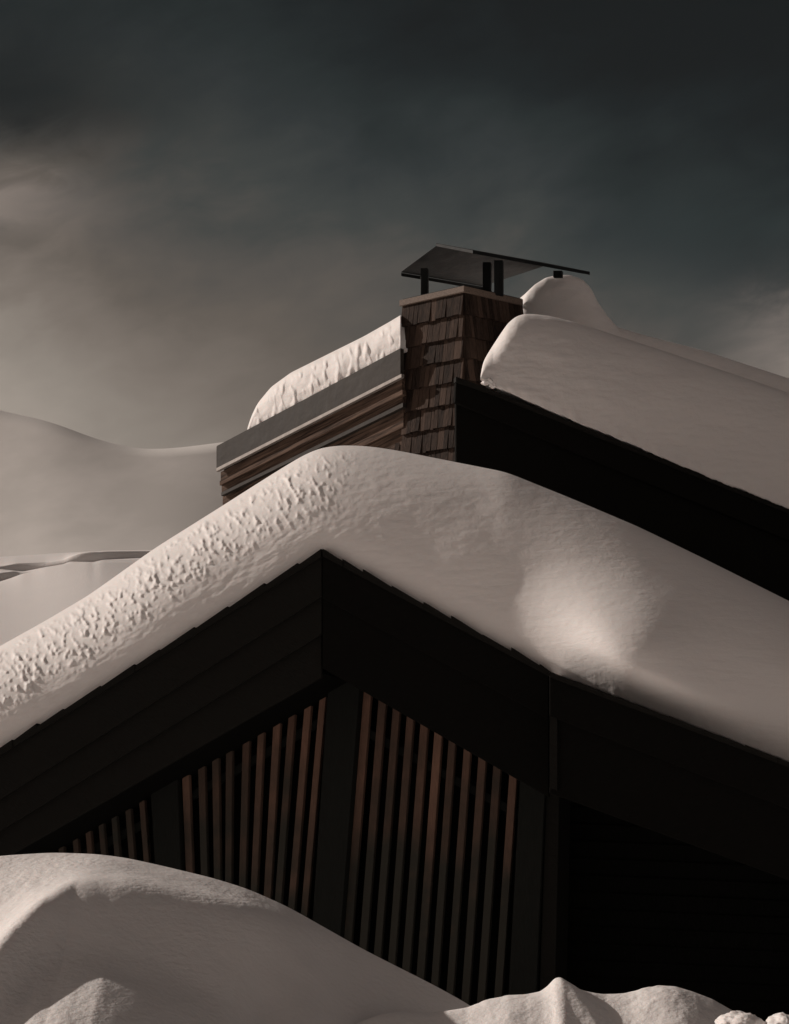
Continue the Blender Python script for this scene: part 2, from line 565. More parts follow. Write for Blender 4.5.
# ------------------------------------------------------------------ snow lying on the roofs
def snow_sheet(name, mat, label, top, bot, x0, x1, plane, off, nx, na, depth, back, disp=None, shift=None, sig=(7, 3), tuck=0.35, cat='snow', zback=0.0, prof=1.0, soft_bot=0, bdir=None, rag=1.3):
    px = np.linspace(x0, x1, nx)
    yt = curve(top, px, sig[0])
    yb = curve(bot, px, sig[1])
    ragged = rag * (perlin(px * 0.06, 0.0, x0) + 0.7 * perlin(px * 0.17, 0.0, x0) + 0.3 * perlin(px * 0.5, 0.0, x0)) - rag * 0.3
    yb = np.maximum(yb, yt + 0.6)
    a = np.linspace(0, math.pi / 2, na)
    t = np.sin(a)
    nrm = plane.n
    hpx = (yb - yt)[:, None]
    H = hpx / F * plane.y0
    PX = np.repeat(px[:, None], na, 1)
    ragged = ragged * np.clip((yb - yt) / 25, 0, 1)
    ybs = curve(bot, px, soft_bot) if soft_bot else yb
    k_ = smooth(0.0, 0.45, t)[None, :]
    YB = yb[:, None] * (1 - k_) + ybs[:, None] * k_ + ragged[:, None] * (1 - smooth(0.0, 0.07, t))[None, :]
    PY = YB - (YB - yt[:, None]) * t[None, :]
    D = depth(px)[:, None] if callable(depth) else np.full((nx, 1), depth)
    D = D * np.clip(H / 0.5, 0, 1) ** 0.7
    OFF = off + D * (1 - np.cos(a)[None, :]) ** prof - 0.10 * np.clip(H, 0, 1) * np.sin(2 * a)[None, :]
    if shift is not None:
        OFF = OFF + shift(PX, PY, t[None, :] + 0 * PX)
    if disp is not None:
        OFF = OFF + disp(PX, PY, np.repeat(t[None, :], nx, 0))
    x = (PX - 394.5) / F
    v = (512 - PY) / F
    c, s = math.cos(PITCH), math.sin(PITCH)
    R = np.stack([x, c - v * s, s + v * c], -1)
    T = (plane.d + OFF) / (R @ nrm)
    V = R * T[..., None] + np.array([0, 0, CAMZ])
    last = V[:, -1]
    cols = []
    nb = 14
    bk = last - V[:, 0]
    nrm = plane.n if bdir is None else np.array(bdir, float)
    for i in range(1, nb + 1):
        f = i / nb
        q = last + nrm * (back * f)[..., None] if not np.isscalar(back) else last + nrm * back * f
        q = q.copy()
        q[:, 2] += zback * f + 0.05 * f * fbm(px * 0.01, f * 3, 9.0, 2) - 0.10 * f
        cols.append(q)
    # far lower edge, then forward under the snow
    bottom = V[:, 0]
    q = bottom + nrm * (back + D[:, 0][:, None] if not np.isscalar(back) else back)
    far = cols[-1].copy()
    far[:, 2] = np.minimum(bottom[:, 2], far[:, 2] - 0.02)
    cols.append(far)
    for g_ in (tuck * 2, tuck, tuck * 0.35):
        w = bottom + nrm * g_
        w = w.copy()
        w[:, 2] -= 0.00
        cols.append(w)
    V = np.concatenate([V, np.stack(cols, 1)], 1)
    o = link(name, grid_mesh(V, True, True), mat, None, True)
    tag(o, label, cat, kind='thing')
    return o


# lower chalet roof
LOW = Plane(24.0, 0.30)
LOW_TOP = [(-200, 762), (-60, 682), (0, 646), (45, 621), (89, 595), (155, 548), (222, 506), (266, 478), (300, 457), (318, 448.5), (337, 445.5), (356, 445.5), (375, 447), (400, 451), (440, 459), (506, 472), (573, 499), (639, 527), (705, 559), (789, 601), (1000, 706)]
LOW_BOT = [(-200, 873), (0, 750), (322, 551), (548, 671), (789, 762), (1000, 842)]


def low_depth(px):
    return 0.72 + 0.15 * smooth(600, 750, px)


def low_shift(px, py, t):
    xc = 604 + (py - 600) * 0.42
    s = -0.10 * smooth(-90, 50, px - xc) * (1.0 - smooth(0.5, 1.0, t))
    q = px - (622 + 0.35 * (py - 650))
    rx = np.where(q < 0, 60, 85)
    s = s - 0.44 * np.exp(-np.abs(q / rx) ** 2.0 - np.abs((py - 655) / np.where(py < 655, 52, 140)) ** 2.0) * smooth(-0.08, 0.22, t)
    s = s + 0.05 * fbm(px * 0.005, py * 0.008, 2.0, 2) * smooth(0, 0.3, t) * (1 - 0.6 * smooth(0.8, 1, t))
    return s


def low_disp(px, py, t):
    xm, zm = px / 100.0, py / 100.0
    # coordinates along and across the rake
    u = xm * 0.86 - zm * 0.5
    v = xm * 0.5 + zm * 0.86
    lo = 0.42 + 0.22 * fbm(xm * 0.9, 0.0, 5.0, 3)
    band = smooth(lo - 0.16, lo + 0.12, t) * (1 - smooth(0.93, 0.985, t))
    band = band * (1 - smooth(255, 345, px + 60 * fbm(xm, zm, 8.0, 2)))
    n = perlin(u * 19, v * 12, 1.0) + 0.5 * perlin(u * 36, v * 24, 4.0) + 0.4 * perlin(u * 4, v * 5, 2.0)
    clump = softplus(n - 0.05, 0.10)
    d = -0.043 * clump * band
    d = d - (0.004 - 0.0034 * smooth(300, 430, px)) * fbm(u * 7, v * 22, 3.0, 3) * smooth(-0.3, 0.1, t) * (1 - band)       # wind ripples
    soft = smooth(340, 380, px) * (1 - smooth(470, 560, px)) * (1 - smooth(0.8, 0.95, t))
    d = d - 0.003 * fbm(xm * 5, zm * 17, 6.0, 3) * soft
    edge = (1 - smooth(0.0, 0.10, t))
    d = d + 0.005 * edge * perlin(xm * 9, 0.0, 2.0)
    return d


snow_sheet('roof_snow', M_SNOW_ROOF, 'thick smooth snow blanket over the lower gable, crusty on its left slope',
           LOW_TOP, LOW_BOT, -190, 980, LOW, -1.08, 1100, 150, low_depth, 6.0, low_disp, low_shift, tuck=0.4, soft_bot=40, prof=0.95, rag=0.7)

# ------------------------------------------------------------------ lower chalet
chalet = empty('chalet', (0, 24, 0), 'black timber chalet with slatted gable under the thick snow in front', 'chalet')


def slab(poly, off, th, plane=LOW):
    return [plane.at(x, y, off) for x, y in poly], plane.n * th


def lerp_y(p, x):
    return float(np.interp(x, [q[0] for q in p], [q[1] for q in p]))


def band_poly(l0, l1, step=None):
    """polygon between an upper and a lower broken line (both left to right)"""
    return l0 + l1[::-1]


# roof deck under the snow, running back over the house
for side, (ln, xa, xb) in enumerate((([(-200, 873), (322, 551)], -200, 322), ([(322, 551), (548, 671)], 322, 548))):
    pass
m = MB()
nL = LOW.n
for (a, b, o_) in (((-200, 873), (322, 551), -1.05), ((322, 551), (549, 671.4), -1.05)):
    top = [a, b]
    poly = [a, b, (b[0], b[1] + 6), (a[0], a[1] + 6)]
    m.prism(*slab([(x, y + 0.8) for x, y in poly], o_, 7.4))
poly = [(549.2, 671.9), (1000, 842), (1000, 848), (549.2, 678)]
m.prism(*slab([(x, y + 0.8) for x, y in poly], -1.5, 7.9))
roof = m.build('roof', M_BLACK, chalet)

# ragged ends of the roof shingles that poke out below the snow
m = MB()
x = -190.0
while x < 322:
    L = rnd.uniform(24, 40)
    x2 = min(x + L, 321)
    y1 = 750 - x * 199 / 322
    y2 = 750 - x2 * 199 / 322
    r = rnd.uniform(1.2, 3.6)
    m.prism(*slab([(x, y1 - r * 0.2 - 0.4), (x2, y2 - r - 0.9), (x2, y2 + 5), (x, y1 + 5)], -1.16 - rnd.uniform(0, 0.02), 0.4))
    x += L
x = 322.5
while x < 549:
    L = rnd.uniform(18, 34)
    x2 = min(x + L, 549)
    y1 = 551 + (x - 322) * 120 / 226
    y2 = 551 + (x2 - 322) * 120 / 226
    r = rnd.uniform(1.2, 4.0)
    m.prism(*slab([(x, y1 - r * 0.9 - 0.6), (x2, y2 - r * 0.15 - 0.2), (x2, y2 + 5), (x, y1 + 5)], -1.16 - rnd.uniform(0, 0.02), 0.4))
    x += L
x = 550.0
while x < 960:
    L = rnd.uniform(24, 44)
    x2 = min(x + L, 960)
    y1 = 671.5 + (x - 548) * 91 / 241
    y2 = 671.5 + (x2 - 548) * 91 / 241
    r = rnd.uniform(0.4, 1.6)
    m.prism(*slab([(x, y1 - r * 0.9), (x2, y2 - 0.2), (x2, y2 + 5), (x, y1 + 5)], -1.62 - rnd.uniform(0, 0.02), 0.4))
    x += L
m.build('shingle_edge', M_BLACK, chalet)

# barge boards, three deep, left and right of the ridge
def ly(x, y0, y322):
    return y0 + (y322 - y0) * x / 322.0

L1, L2, L3, L4 = (752.5, 554), (799, 596), (831, 634), (861, 677)
def left_board(a, b, off, th, name, mat, gap=0.8):
    m = MB()
    m.prism(*slab([(-200, ly(-200, *a)), (321.6, ly(321.6, *a)), (321.6, ly(321.6, *b) - gap), (-200, ly(-200, *b) - gap)], off, th))
    return m.build(name, mat, chalet, 0.006)
left_board(L1, L2, -1.12, 0.05, 'barge_board', M_BLACK, 0)
left_board((L2[0] - 4, L2[1] - 4), L3, -1.06, 0.05, 'barge_board', M_BLACK, 0.4)
left_board((L3[0] - 4, L3[1] - 4), L4, -0.99, 0.05, 'barge_board', M_BLACK, 0.0)

def ry(x, y322, y548):
    return y322 + (y548 - y322) * (x - 322) / 226.0
R1, R2, R4 = (554, 674), (598, 719), (668, 797)
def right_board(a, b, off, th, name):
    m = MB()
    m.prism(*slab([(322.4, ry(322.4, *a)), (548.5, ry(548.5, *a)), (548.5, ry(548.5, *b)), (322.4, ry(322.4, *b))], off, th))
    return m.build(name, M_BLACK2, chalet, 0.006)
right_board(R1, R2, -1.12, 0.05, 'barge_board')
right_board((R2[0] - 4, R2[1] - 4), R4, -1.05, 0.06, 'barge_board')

# stepped forward eave to the right of the corner
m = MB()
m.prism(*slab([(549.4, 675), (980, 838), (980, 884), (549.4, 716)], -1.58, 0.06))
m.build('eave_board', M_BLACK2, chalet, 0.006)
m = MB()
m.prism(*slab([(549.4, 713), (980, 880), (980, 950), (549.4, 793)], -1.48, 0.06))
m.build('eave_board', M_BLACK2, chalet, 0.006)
m = MB()
m.prism(*slab([(549.6, 676), (557, 678.5), (557, 790), (549.6, 788)], -1.52, 0.6))
m.build('eave_return', M_BLACK, chalet)

# soffit boards between the barge boards and the wall
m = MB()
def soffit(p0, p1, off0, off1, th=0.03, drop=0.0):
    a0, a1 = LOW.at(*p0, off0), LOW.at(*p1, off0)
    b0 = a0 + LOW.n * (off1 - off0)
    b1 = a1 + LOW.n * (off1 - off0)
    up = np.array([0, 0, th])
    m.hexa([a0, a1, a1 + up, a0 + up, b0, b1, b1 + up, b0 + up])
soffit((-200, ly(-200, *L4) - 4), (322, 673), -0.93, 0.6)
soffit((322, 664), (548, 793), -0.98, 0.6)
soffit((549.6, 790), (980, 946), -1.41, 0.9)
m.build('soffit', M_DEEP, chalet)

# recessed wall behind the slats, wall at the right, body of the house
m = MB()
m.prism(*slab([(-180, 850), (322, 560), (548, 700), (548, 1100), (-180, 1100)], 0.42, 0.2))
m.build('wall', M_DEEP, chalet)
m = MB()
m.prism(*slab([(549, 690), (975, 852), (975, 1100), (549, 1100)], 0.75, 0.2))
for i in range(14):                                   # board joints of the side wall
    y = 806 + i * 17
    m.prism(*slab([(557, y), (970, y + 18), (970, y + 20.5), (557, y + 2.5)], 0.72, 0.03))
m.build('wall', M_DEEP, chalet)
m = MB()
a = LOW.at(-170, 1100, 0.62); b = LOW.at(970, 1100, 0.95)
for q, ytop in ((a, 860), (b, 850)):
    ztop = LOW.at(-170 if q is a else 970, ytop, 0.62)[2]
    base = np.array([q[0], q[1], -0.2])
    t_ = np.array([0.15 if q is a else -0.15, 0, 0])
    m.prism([base, base + t_, base + t_ + [0, 0, ztop + 0.2], base + [0, 0, ztop + 0.2]], LOW.n * 5.5)
# far gable wall
ga = [LOW.at(-170, 860, 0.62), LOW.at(322, 556, 0.62), LOW.at(970, 840, 0.62)]
pts = [np.array([ga[0][0], ga[0][1], -0.2]), ga[0], ga[1], ga[2], np.array([ga[2][0], ga[2][1], -0.2])]
m.prism([p + LOW.n * 5.3 for p in pts], LOW.n * 0.2)
m.build('wall', M_DEEP, chalet)

# posts
def post(x0t, x1t, yt_, x0b, x1b, yb_, off, th, name='post', mat=None):
    m = MB()
    # extended down to the snow
    k = (1120 - yt_) / (yb_ - yt_)
    e0, e1 = x0t + (x0b - x0t) * k, x1t + (x1b - x1t) * k
    m.prism(*slab([(x0t, yt_), (x1t, yt_), (e1, 1120), (e0, 1120)], off, th))
    return m.build(name, mat or M_POST, chalet, 0.006)
post(329, 361, 672, 311, 340, 940, -0.10, 0.25)
post(149, 177, 768, 155, 181, 870, -0.08, 0.25)
post(521, 546, 760, 508, 536, 1000, -0.10, 0.3)
post(547, 560, 770, 539, 555, 1000, -0.06, 0.5, 'post', M_BLACK)

# slats
SL = []
for x, y in ((46, 844), (60, 838), (74, 829), (87, 822), (100, 815), (113, 808), (127, 800), (141, 793)):
    SL.append((x, y, 0.085 + (100 - x) * 0.0002, 5.3))
for x, y, k in ((185, 768, .04), (201, 759, .026), (215, 751, .016), (229, 744, -.007), (246, 734, -.026), (261, 726, -.045), (277, 717, -.056), (292, 709, -.074), (308, 701, -.082), (323, 692, -.086)):
    SL.append((x, y, k, 6.6))
for i, (x, y) in enumerate(((367, 696), (382, 703), (396, 712), (410, 719), (424, 727), (438, 735), (452, 742), (467, 751), (482, 759), (497, 766), (513, 776))):
    SL.append((x, y, -.080 + i * .0012, 7.2))
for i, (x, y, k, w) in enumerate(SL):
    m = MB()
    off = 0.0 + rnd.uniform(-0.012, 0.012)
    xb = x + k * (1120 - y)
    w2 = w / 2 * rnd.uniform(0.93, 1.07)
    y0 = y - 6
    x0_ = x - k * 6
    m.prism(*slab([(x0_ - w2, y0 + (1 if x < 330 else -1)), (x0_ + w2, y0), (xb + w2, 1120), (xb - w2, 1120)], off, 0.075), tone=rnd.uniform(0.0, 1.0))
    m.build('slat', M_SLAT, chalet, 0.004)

# sloping rails that carry the slats
for (xa, ya, xb, yb_) in ((40, 872, 150, 816), (180, 798, 322, 716), (356, 722, 522, 812)):
    m = MB()
    m.prism(*slab([(xa, ya), (xb, yb_), (xb, yb_ + 9), (xa, ya + 9)], 0.085, 0.05), tone=0.4)
    m.build('rail', M_POST, chalet, 0.004)

# ------------------------------------------------------------------ upper house
UL = Plane(30.6 + 0.87 * 0, 0.87)
# the chimney corner: nearest upright edge at px 464
CORN = P(464, 300, 31.0)
kL, kR = 0.87, -0.85
PL = Plane(CORN[1] + kL * CORN[0], kL)       # plane of the lit, left faces
PR = Plane(CORN[1] + kR * CORN[0], kR)       # plane of the right faces

house = empty('house', (2, 33, 0), 'taller shingled timber house standing behind the lower chalet', 'house')


def slabP(plane, poly, off, th):
    return [plane.at(x, y, off) for x, y in poly], plane.n * th


# shingled chimney stack: every shingle a small board, courses lapping
dirL = np.array([-1, kL, 0.0]); dirL /= np.linalg.norm(dirL)      # along the left face, away from the corner
dirR = np.array([1, -kR, 0.0]); dirR /= np.linalg.norm(dirR)      # along the right face, away from the corner
cz_top = PL.at(464, 293)[2]
cbase = np.array([CORN[0], CORN[1], 0.0])
wL = np.linalg.norm((PL.at(403, 310) - PL.at(464, 296))[:2])
wR = np.linalg.norm((PR.at(522, 300) - PR.at(464, 296))[:2])
UP = np.array([0, 0, 1.0])
mst = MB()
c0 = cbase + dirL * 0.03 + dirR * 0.03
quad = [c0, c0 + dirL * (wL - 0.06), c0 + dirL * (wL - 0.06) + dirR * (wR - 0.06), c0 + dirR * (wR - 0.06)]
mst.prism([q + UP * 3.0 for q in quad], UP * (cz_top - 3.0), 0.0)


def shingle_face(mb, origin, d, width, n_out, ztop, zbot, course, extra=0.0, zlimit=None):
    z = ztop
    row = 0
    while z > zbot:
        u = -rnd.uniform(0, 0.06)
        while u < width:
            w = rnd.uniform(0.05, 0.13)
            u0, u1 = max(u, 0.0), min(u + w - 0.006, width)
            if u1 - u0 > 0.012:
                zb = z - course + rnd.uniform(-0.012, 0.008)
                zt = z + 0.03
                if zlimit is None or zlimit((u0 + u1) / 2) > z - course * 0.3:
                    if zlimit is not None:
                        zt = min(zt, zlimit((u0 + u1) / 2))
                    lo = rnd.uniform(0.05, 0.07)
                    hi = 0.008
                    p0, p1 = origin + d * u0, origin + d * u1
                    tn = rnd.random() ** 1.6
                    mb.hexa([p0 + n_out * lo + UP * zb, p1 + n_out * lo + UP * zb, p1 + n_out * hi + UP * zt, p0 + n_out * hi + UP * zt,
                             p0 - n_out * 0.02 + UP * zb, p1 - n_out * 0.02 + UP * zb, p1 - n_out * 0.02 + UP * zt, p0 - n_out * 0.02 + UP * zt], tn)
            u += w
        z -= course
        row += 1


nLo, nRo = -PL.n, -PR.n
course = 22.6 / F * 31.0 * 1.02
shingle_face(mst, cbase, dirL, wL, nLo, cz_top, 6.2, course)
shingle_face(mst, cbase, dirR, wR, nRo, cz_top, 6.2, course)
chim = mst.build('chimney', M_SHINGLE, house)

# coping slab on top of the stack
m = MB()
c1 = cbase - dirL * 0.05 - dirR * 0.05
aL, aR = wL + 0.07, wR + 0.02
m.prism([c1 + UP * (cz_top + 0.0), c1 + dirL * aL + UP * cz_top, c1 + dirL * aL + dirR * aR + UP * cz_top, c1 + dirR * aR + UP * cz_top], UP * 0.085)
cop = m.build('coping', M_COPING, chim, 0.006)
m = MB()
c2 = cbase + dirL * 0.0 + dirR * 0.0
m.prism([c2 + UP * (cz_top + 0.087), c2 + dirL * (wL) + UP * (cz_top + 0.087), c2 + dirL * wL + dirR * wR + UP * (cz_top + 0.087), c2 + dirR * wR + UP * (cz_top + 0.087)], UP * 0.02)
m.build('crown', M_CAP, chim)

# flue stub
m = MB()
fl = cbase + dirR * (wR * 0.62) + dirL * 0.28
r_ = 0.10
pts = []
for i in range(20):
    a_ = i / 20 * math.tau
    pts.append(fl + np.array([math.cos(a_) * r_, math.sin(a_) * r_, cz_top + 0.1]))
m.prism(pts, UP * 0.11)
m.build('flue', M_CAP, chim)

# folded metal cap: ridge from B to Bp, far slope A-B-Bp-C, near slope B-F-E-Bp
cap = {'A': (401, 272.5, 31.75), 'B': (436, 246.5, 31.15), 'Fp': (473, 253.6, 30.45), 'E': (590, 275, 32.6), 'Bp': (545, 266.0, 33.1), 'C': (482, 286.5, 33.3)}
cp = {k: P(*v) for k, v in cap.items()}
m = MB()
th = UP * 0.048
th2 = UP * 0.012
m.hexa([cp['A'], cp['B'], cp['Bp'], cp['C'], cp['A'] + th2, cp['B'] + th2, cp['Bp'] + th2, cp['C'] + th2])
m.hexa([cp['B'] + UP * 0.001, cp['Fp'], cp['E'], cp['Bp'] + UP * 0.001, cp['B'] + th, cp['Fp'] + th, cp['E'] + th, cp['Bp'] + th])
# hem along the far eave
h = UP * -0.05
ev = (cp['C'] - cp['A'])
m.hexa([cp['A'] + h, cp['C'] + h, cp['C'] - UP * 0.002, cp['A'] - UP * 0.002, *(q + np.array([0.02, 0.015, 0]) for q in (cp['A'] + h, cp['C'] + h, cp['C'] - UP * 0.002, cp['A'] - UP * 0.002))])
capo = m.build('chimney_cap', M_CAP, chim, 0.004)


def capleg(x0, x1, yt_, Y, ybot):
    m = MB()
    t0 = P(x0, yt_, Y); t1 = P(x1, yt_, Y)
    b0 = P(x0, ybot, Y); b1 = P(x1, ybot, Y)
    m.prism([t0, t1, b1, b0], np.array([0.02, 0.07, 0]))
    m.build('cap_leg', M_CAP, chim, 0.005)
capleg(420.5, 427.5, 268, 31.62, 301)
capleg(482.5, 490.5, 262, 31.9, 294.5)
capleg(494, 502.5, 260, 31.3, 295)
capleg(553, 562, 270.5, 33.15, 277)

# left roof edge: zinc fascia, bright flashing, weathered boards
def bandUL(p, q, off, th, name, mat, endx=(217, 402), parent=house):
    """p: upper line (yl, yr), q: lower line (yl, yr)"""
    m = MB()
    xl, xr = endx
    m.prism(*slabP(PL, [(xl, p[0]), (xr, p[1]), (xr, q[1]), (xl, q[0])], off, th))
    return m.build(name, mat, parent, 0.004)
bandUL((446, 348), (469, 374.5), -0.22, 0.07, 'fascia', M_METAL, (216.5, 400.5))
bandUL((468.2, 373.6), (471.6, 377.2), -0.25, 0.06, 'flashing', M_FLASH, (216, 401.5))
bandUL((472, 377.7), (482.5, 391), -0.14, 0.07, 'roof_board', M_WEATHER, (220.5, 402))
bandUL((481, 389.5), (485.5, 394.5), -0.18, 0.08, 'roof_board', M_WEATHER, (219.5, 402.5))
bandUL((486, 395), (494, 404.5), -0.10, 0.07, 'roof_board', M_WEATHER, (221.5, 402.5))
bandUL((492.5, 402.5), (496, 407), -0.14, 0.07, 'roof_board', M_METAL, (221, 403))
bandUL((496.5, 407.5), (513, 427), -0.06, 0.06, 'roof_board', M_WEATHER, (222.5, 403.5))
bandUL((513, 427), (560, 470), 0.02, 0.2, 'wall', M_WEATHER, (222.5, 404))
m = MB()
m.prism(*slabP(PL, [(224, 450), (396, 355), (396, 427), (224, 508)], -0.055, 0.5))
m.build('soffit', M_DEEP, house)
# shingled wall below, in the plane of the chimney
m = MB()
org = cbase + dirL * wL
wallL = 3.3
def zl(u):
    p = org + dirL * u
    # height of the lowest board line at this place
    px_ = 394.5 + F * p[0] / (p[1] * math.cos(PITCH))
    y_ = 427 + (404 - px_) * (86.0 / 181.5)
    return PL.at(px_, y_ + 2)[2]
shingle_face(m, org + PL.n * 0.05, dirL, wallL, nLo, cz_top, 6.2, course, zlimit=zl)
m.build('shingle_wall', M_SHINGLE, house)
# roof deck and body behind the left edge
m = MB()
m.prism(*slabP(PL, [(216.5, 447), (401, 349.5), (401, 372), (216.5, 468)], 0.09, 4.5))
m.build('roof', M_BLACK, house)

# right hand roof: black rake board in front of the chimney
RT = Plane(30.2 - 0.22 * 2.0, -0.22)
UR_BOT = [(455, 377), (480, 377), (495, 386), (577, 421), (626, 441), (688, 468), (750, 492), (789, 507.5), (980, 582)]
m = MB()
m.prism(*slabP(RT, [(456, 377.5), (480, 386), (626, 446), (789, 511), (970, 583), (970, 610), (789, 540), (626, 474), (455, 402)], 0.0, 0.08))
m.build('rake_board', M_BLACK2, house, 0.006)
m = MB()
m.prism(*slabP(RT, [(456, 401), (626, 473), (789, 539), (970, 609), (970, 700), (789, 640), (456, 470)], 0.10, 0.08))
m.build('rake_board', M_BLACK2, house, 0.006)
m = MB()
m.prism([RT.at(x, y, 0.19) for x, y in [(459, 389), (970, 595), (970, 700), (459, 560)]], (0.08, 0.25, 0))
m.build('wall', M_DEEP, house)
# deck with ragged edge
m = MB()
x = 456.0
while x < 960:
    L = rnd.uniform(22, 44)
    x2 = min(x + L, 965)
    f_ = lambda q: float(np.interp(q, [455, 480, 626, 789, 970], [377.2, 385.2, 444.6, 509.5, 581.5]))
    m.prism(*slabP(RT, [(x, f_(x) - rnd.uniform(0.4, 2.4)), (x2, f_(x2) - 0.1), (x2, f_(x2) + 4), (x, f_(x) + 4)], -0.05, 0.12))
    x += L
m.build('shingle_edge', M_BLACK, house)
m = MB()
m.prism([RT.at(x, y, 0.10) for x, y in [(458, 380.5), (970, 585), (970, 592), (458, 387)]], (1.8, 5.0, 0))
m.build('roof', M_BLACK, house)
# hidden body of the house
m = MB()
b0 = P(470, 470, 31.9); b1 = P(960, 640, 32.6); b2 = P(225, 500, 34.0)
for p0, p1, zt in ((b2, P(400, 470, 32.4), 8.0),):
    pass
core = [np.array([b2[0] + 0.4, b2[1] + 0.6, -0.2]), np.array([CORN[0] - 0.3, CORN[1] + 1.3, -0.2]), np.array([CORN[0] + 6.5, CORN[1] + 1.0, -0.2]), np.array([CORN[0] + 6.5, CORN[1] + 6.0, -0.2]), np.array([b2[0] + 0.8, b2[1] + 4.0, -0.2])]
m.prism(core, UP * 6.9)
m.build('wall', M_DEEP, house)

# ------------------------------------------------------------------ snow on the upper house
def up_disp(px, py, t):
    xm, zm = px / 77.0, py / 77.0
    return -0.010 * fbm(xm * 3, zm * 8, 2.0, 4) - 0.05 * fbm(xm * 0.8, zm * 1.1, 6.0, 2) + 0.035 * (1 - smooth(0, 0.12, t)) * perlin(xm * 7, 0, 1.0)

snow_sheet('roof_snow', M_SNOW_UP, 'smooth rounded snow slab on the right roof beside the chimney',
           [(480, 377), (481, 366), (484, 360), (490, 350), (499, 336), (508, 323), (516, 316.5), (524, 314), (534, 314), (550, 316), (573, 321.5), (661, 350), (750, 379.5), (789, 393), (980, 462)],
           [(479.5, 377.5), (495, 387), (577, 422), (626, 442), (688, 469), (750, 493), (789, 509), (980, 583)],
           480.2, 960, RT, -0.12, 640, 110, lambda p: 0.5 + 0 * p, 0.8, up_disp, None, (2.0, 1.0), 0.25, bdir=(0.35, 1, 0))

for cx, cy, r0, sd_, lab in ((487, 381.5, 0.050, 2.0, 'small broken snow crumb under the left tip of the right roof snow'), (494, 385.5, 0.036, 5.0, 'smaller snow crumb just right of the first under the right roof snow')):
    bm_ = bmesh.new()
    bmesh.ops.create_icosphere(bm_, subdivisions=4, radius=1)
    v_ = np.array([q.co[:] for q in bm_.verts])
    v_ = v_ * (1 + 0.35 * fbm(v_[:, 0] * 1.5 + sd_, v_[:, 1] * 1.5, v_[:, 2] * 1.5, 3))[:, None] * np.array([r0 * 1.5, r0 * 1.2, r0])
    for q, w_ in zip(bm_.verts, v_): q.co = w_
    me_ = bpy.data.meshes.new('snow_crumb')
    bm_.to_mesh(me_)
    bm_.free()
    o_ = link('snow_crumb', me_, M_SNOW_UP, None, True)
    o_.location = RT.at(cx, cy, -0.10)
    tag(o_, lab, 'snow crumb', 'snow crumbs under the right roof snow', 'thing')

# far slope snow with a tall lump behind the chimney
BK = Plane(32.4, -0.30)
snow_sheet('roof_snow', M_SNOW_UP, 'snow behind the chimney heaped into a tall lump and running down right',
           [(505, 350), (517, 318), (521, 303), (526, 294), (534, 285), (546, 277.5), (558, 275), (570, 275), (582, 279), (591, 288), (597, 301), (606, 314), (617, 327), (640, 334), (705, 351), (789, 378.5), (980, 441)],
           [(505, 352), (520, 354), (560, 362), (600, 374), (660, 396), (789, 440), (980, 505)],
           505.5, 960, BK, 0.0, 520, 90, lambda p: 0.3 + 0 * p, 1.6,
           lambda px, py, t: -0.03 * fbm(px / 40.0, py / 30.0, 3.0, 3), None, (1.6, 3), 0.25, prof=0.5)

# snow on the left roof edge
def ul_disp(px, py, t):
    xm, zm = px / 77.0, py / 77.0
    u = xm * 0.9 - zm * 0.45
    v = xm * 0.45 + zm * 0.9
    return -0.035 * np.clip(perlin(u * 11 + v * 6, v * 3.6, 2.0) + 0.5 * perlin(u * 16, v * 7, 5.0), 0, 1) * (1 - smooth(0.75, 0.97, t)) - 0.02 * fbm(u * 3, v * 3, 1.0, 3)

snow_sheet('roof_snow', M_SNOW_ROOF, 'furrowed snow strip on the grey metal fascia left of the chimney',
           [(247, 430), (250, 419), (257, 404), (271, 387), (291, 372.5), (329, 353.6), (363.5, 336.5), (390, 321.5), (404, 313), (409, 310)],
           [(247, 431), (329, 388), (401, 349.5), (409, 345)],
           247.3, 400.5, PL, -0.17, 340, 90, lambda p: 0.14 + 0 * p, 2.6, ul_disp, None, (2.0, 1.0), 0.2, prof=0.7)

# ------------------------------------------------------------------ foreground banks
def bank(name, label, sil, x0, x1, Yc, Y0, Y1, nx, ny, crest_r, slope, relief, mat, back_slope=0.5, sig=3):
    xs_ = np.linspace((x0 - 394.5) * Yc / F, (x1 - 394.5) * Yc / F, nx)
    ys_ = Yc + np.concatenate([-(Yc - Y0) * np.linspace(1, 0, int(ny * 0.75)) ** 1.0, (Y1 - Yc) * np.linspace(0.02, 1, ny - int(ny * 0.75))])
    pxs = xs_ / Yc * F + 394.5
    yc_ = curve(sil, pxs, sig)
    v = (512 - yc_) / F
    c, s = math.cos(PITCH), math.sin(PITCH)
    zc = CAMZ + (s + v * c) / (c - v * s) * Yc
    X, Y = np.meshgrid(xs_, ys_, indexing='ij')
    d = Yc - Y
    front = slope * (np.sqrt(np.clip(d, 0, None) ** 2 + crest_r ** 2) - crest_r)
    rear = back_slope * (np.sqrt(np.clip(-d, 0, None) ** 2 + crest_r ** 2) - crest_r)
    Z = zc[:, None] - front - rear
    PXX = np.repeat(pxs[:, None], len(ys_), 1)
    Z = Z + relief(PXX, d, X, Y)
    # sides sink to the ground
    Z = np.maximum(Z, -0.15)
    o = link(name, grid_mesh(np.stack([X, Y, Z], -1)), mat, None, True)
    tag(o, label, 'snow bank', kind='thing')
    return o


def gauss(a, b, ra, rb):
    return np.exp(-(a / ra) ** 2 - (b / rb) ** 2)


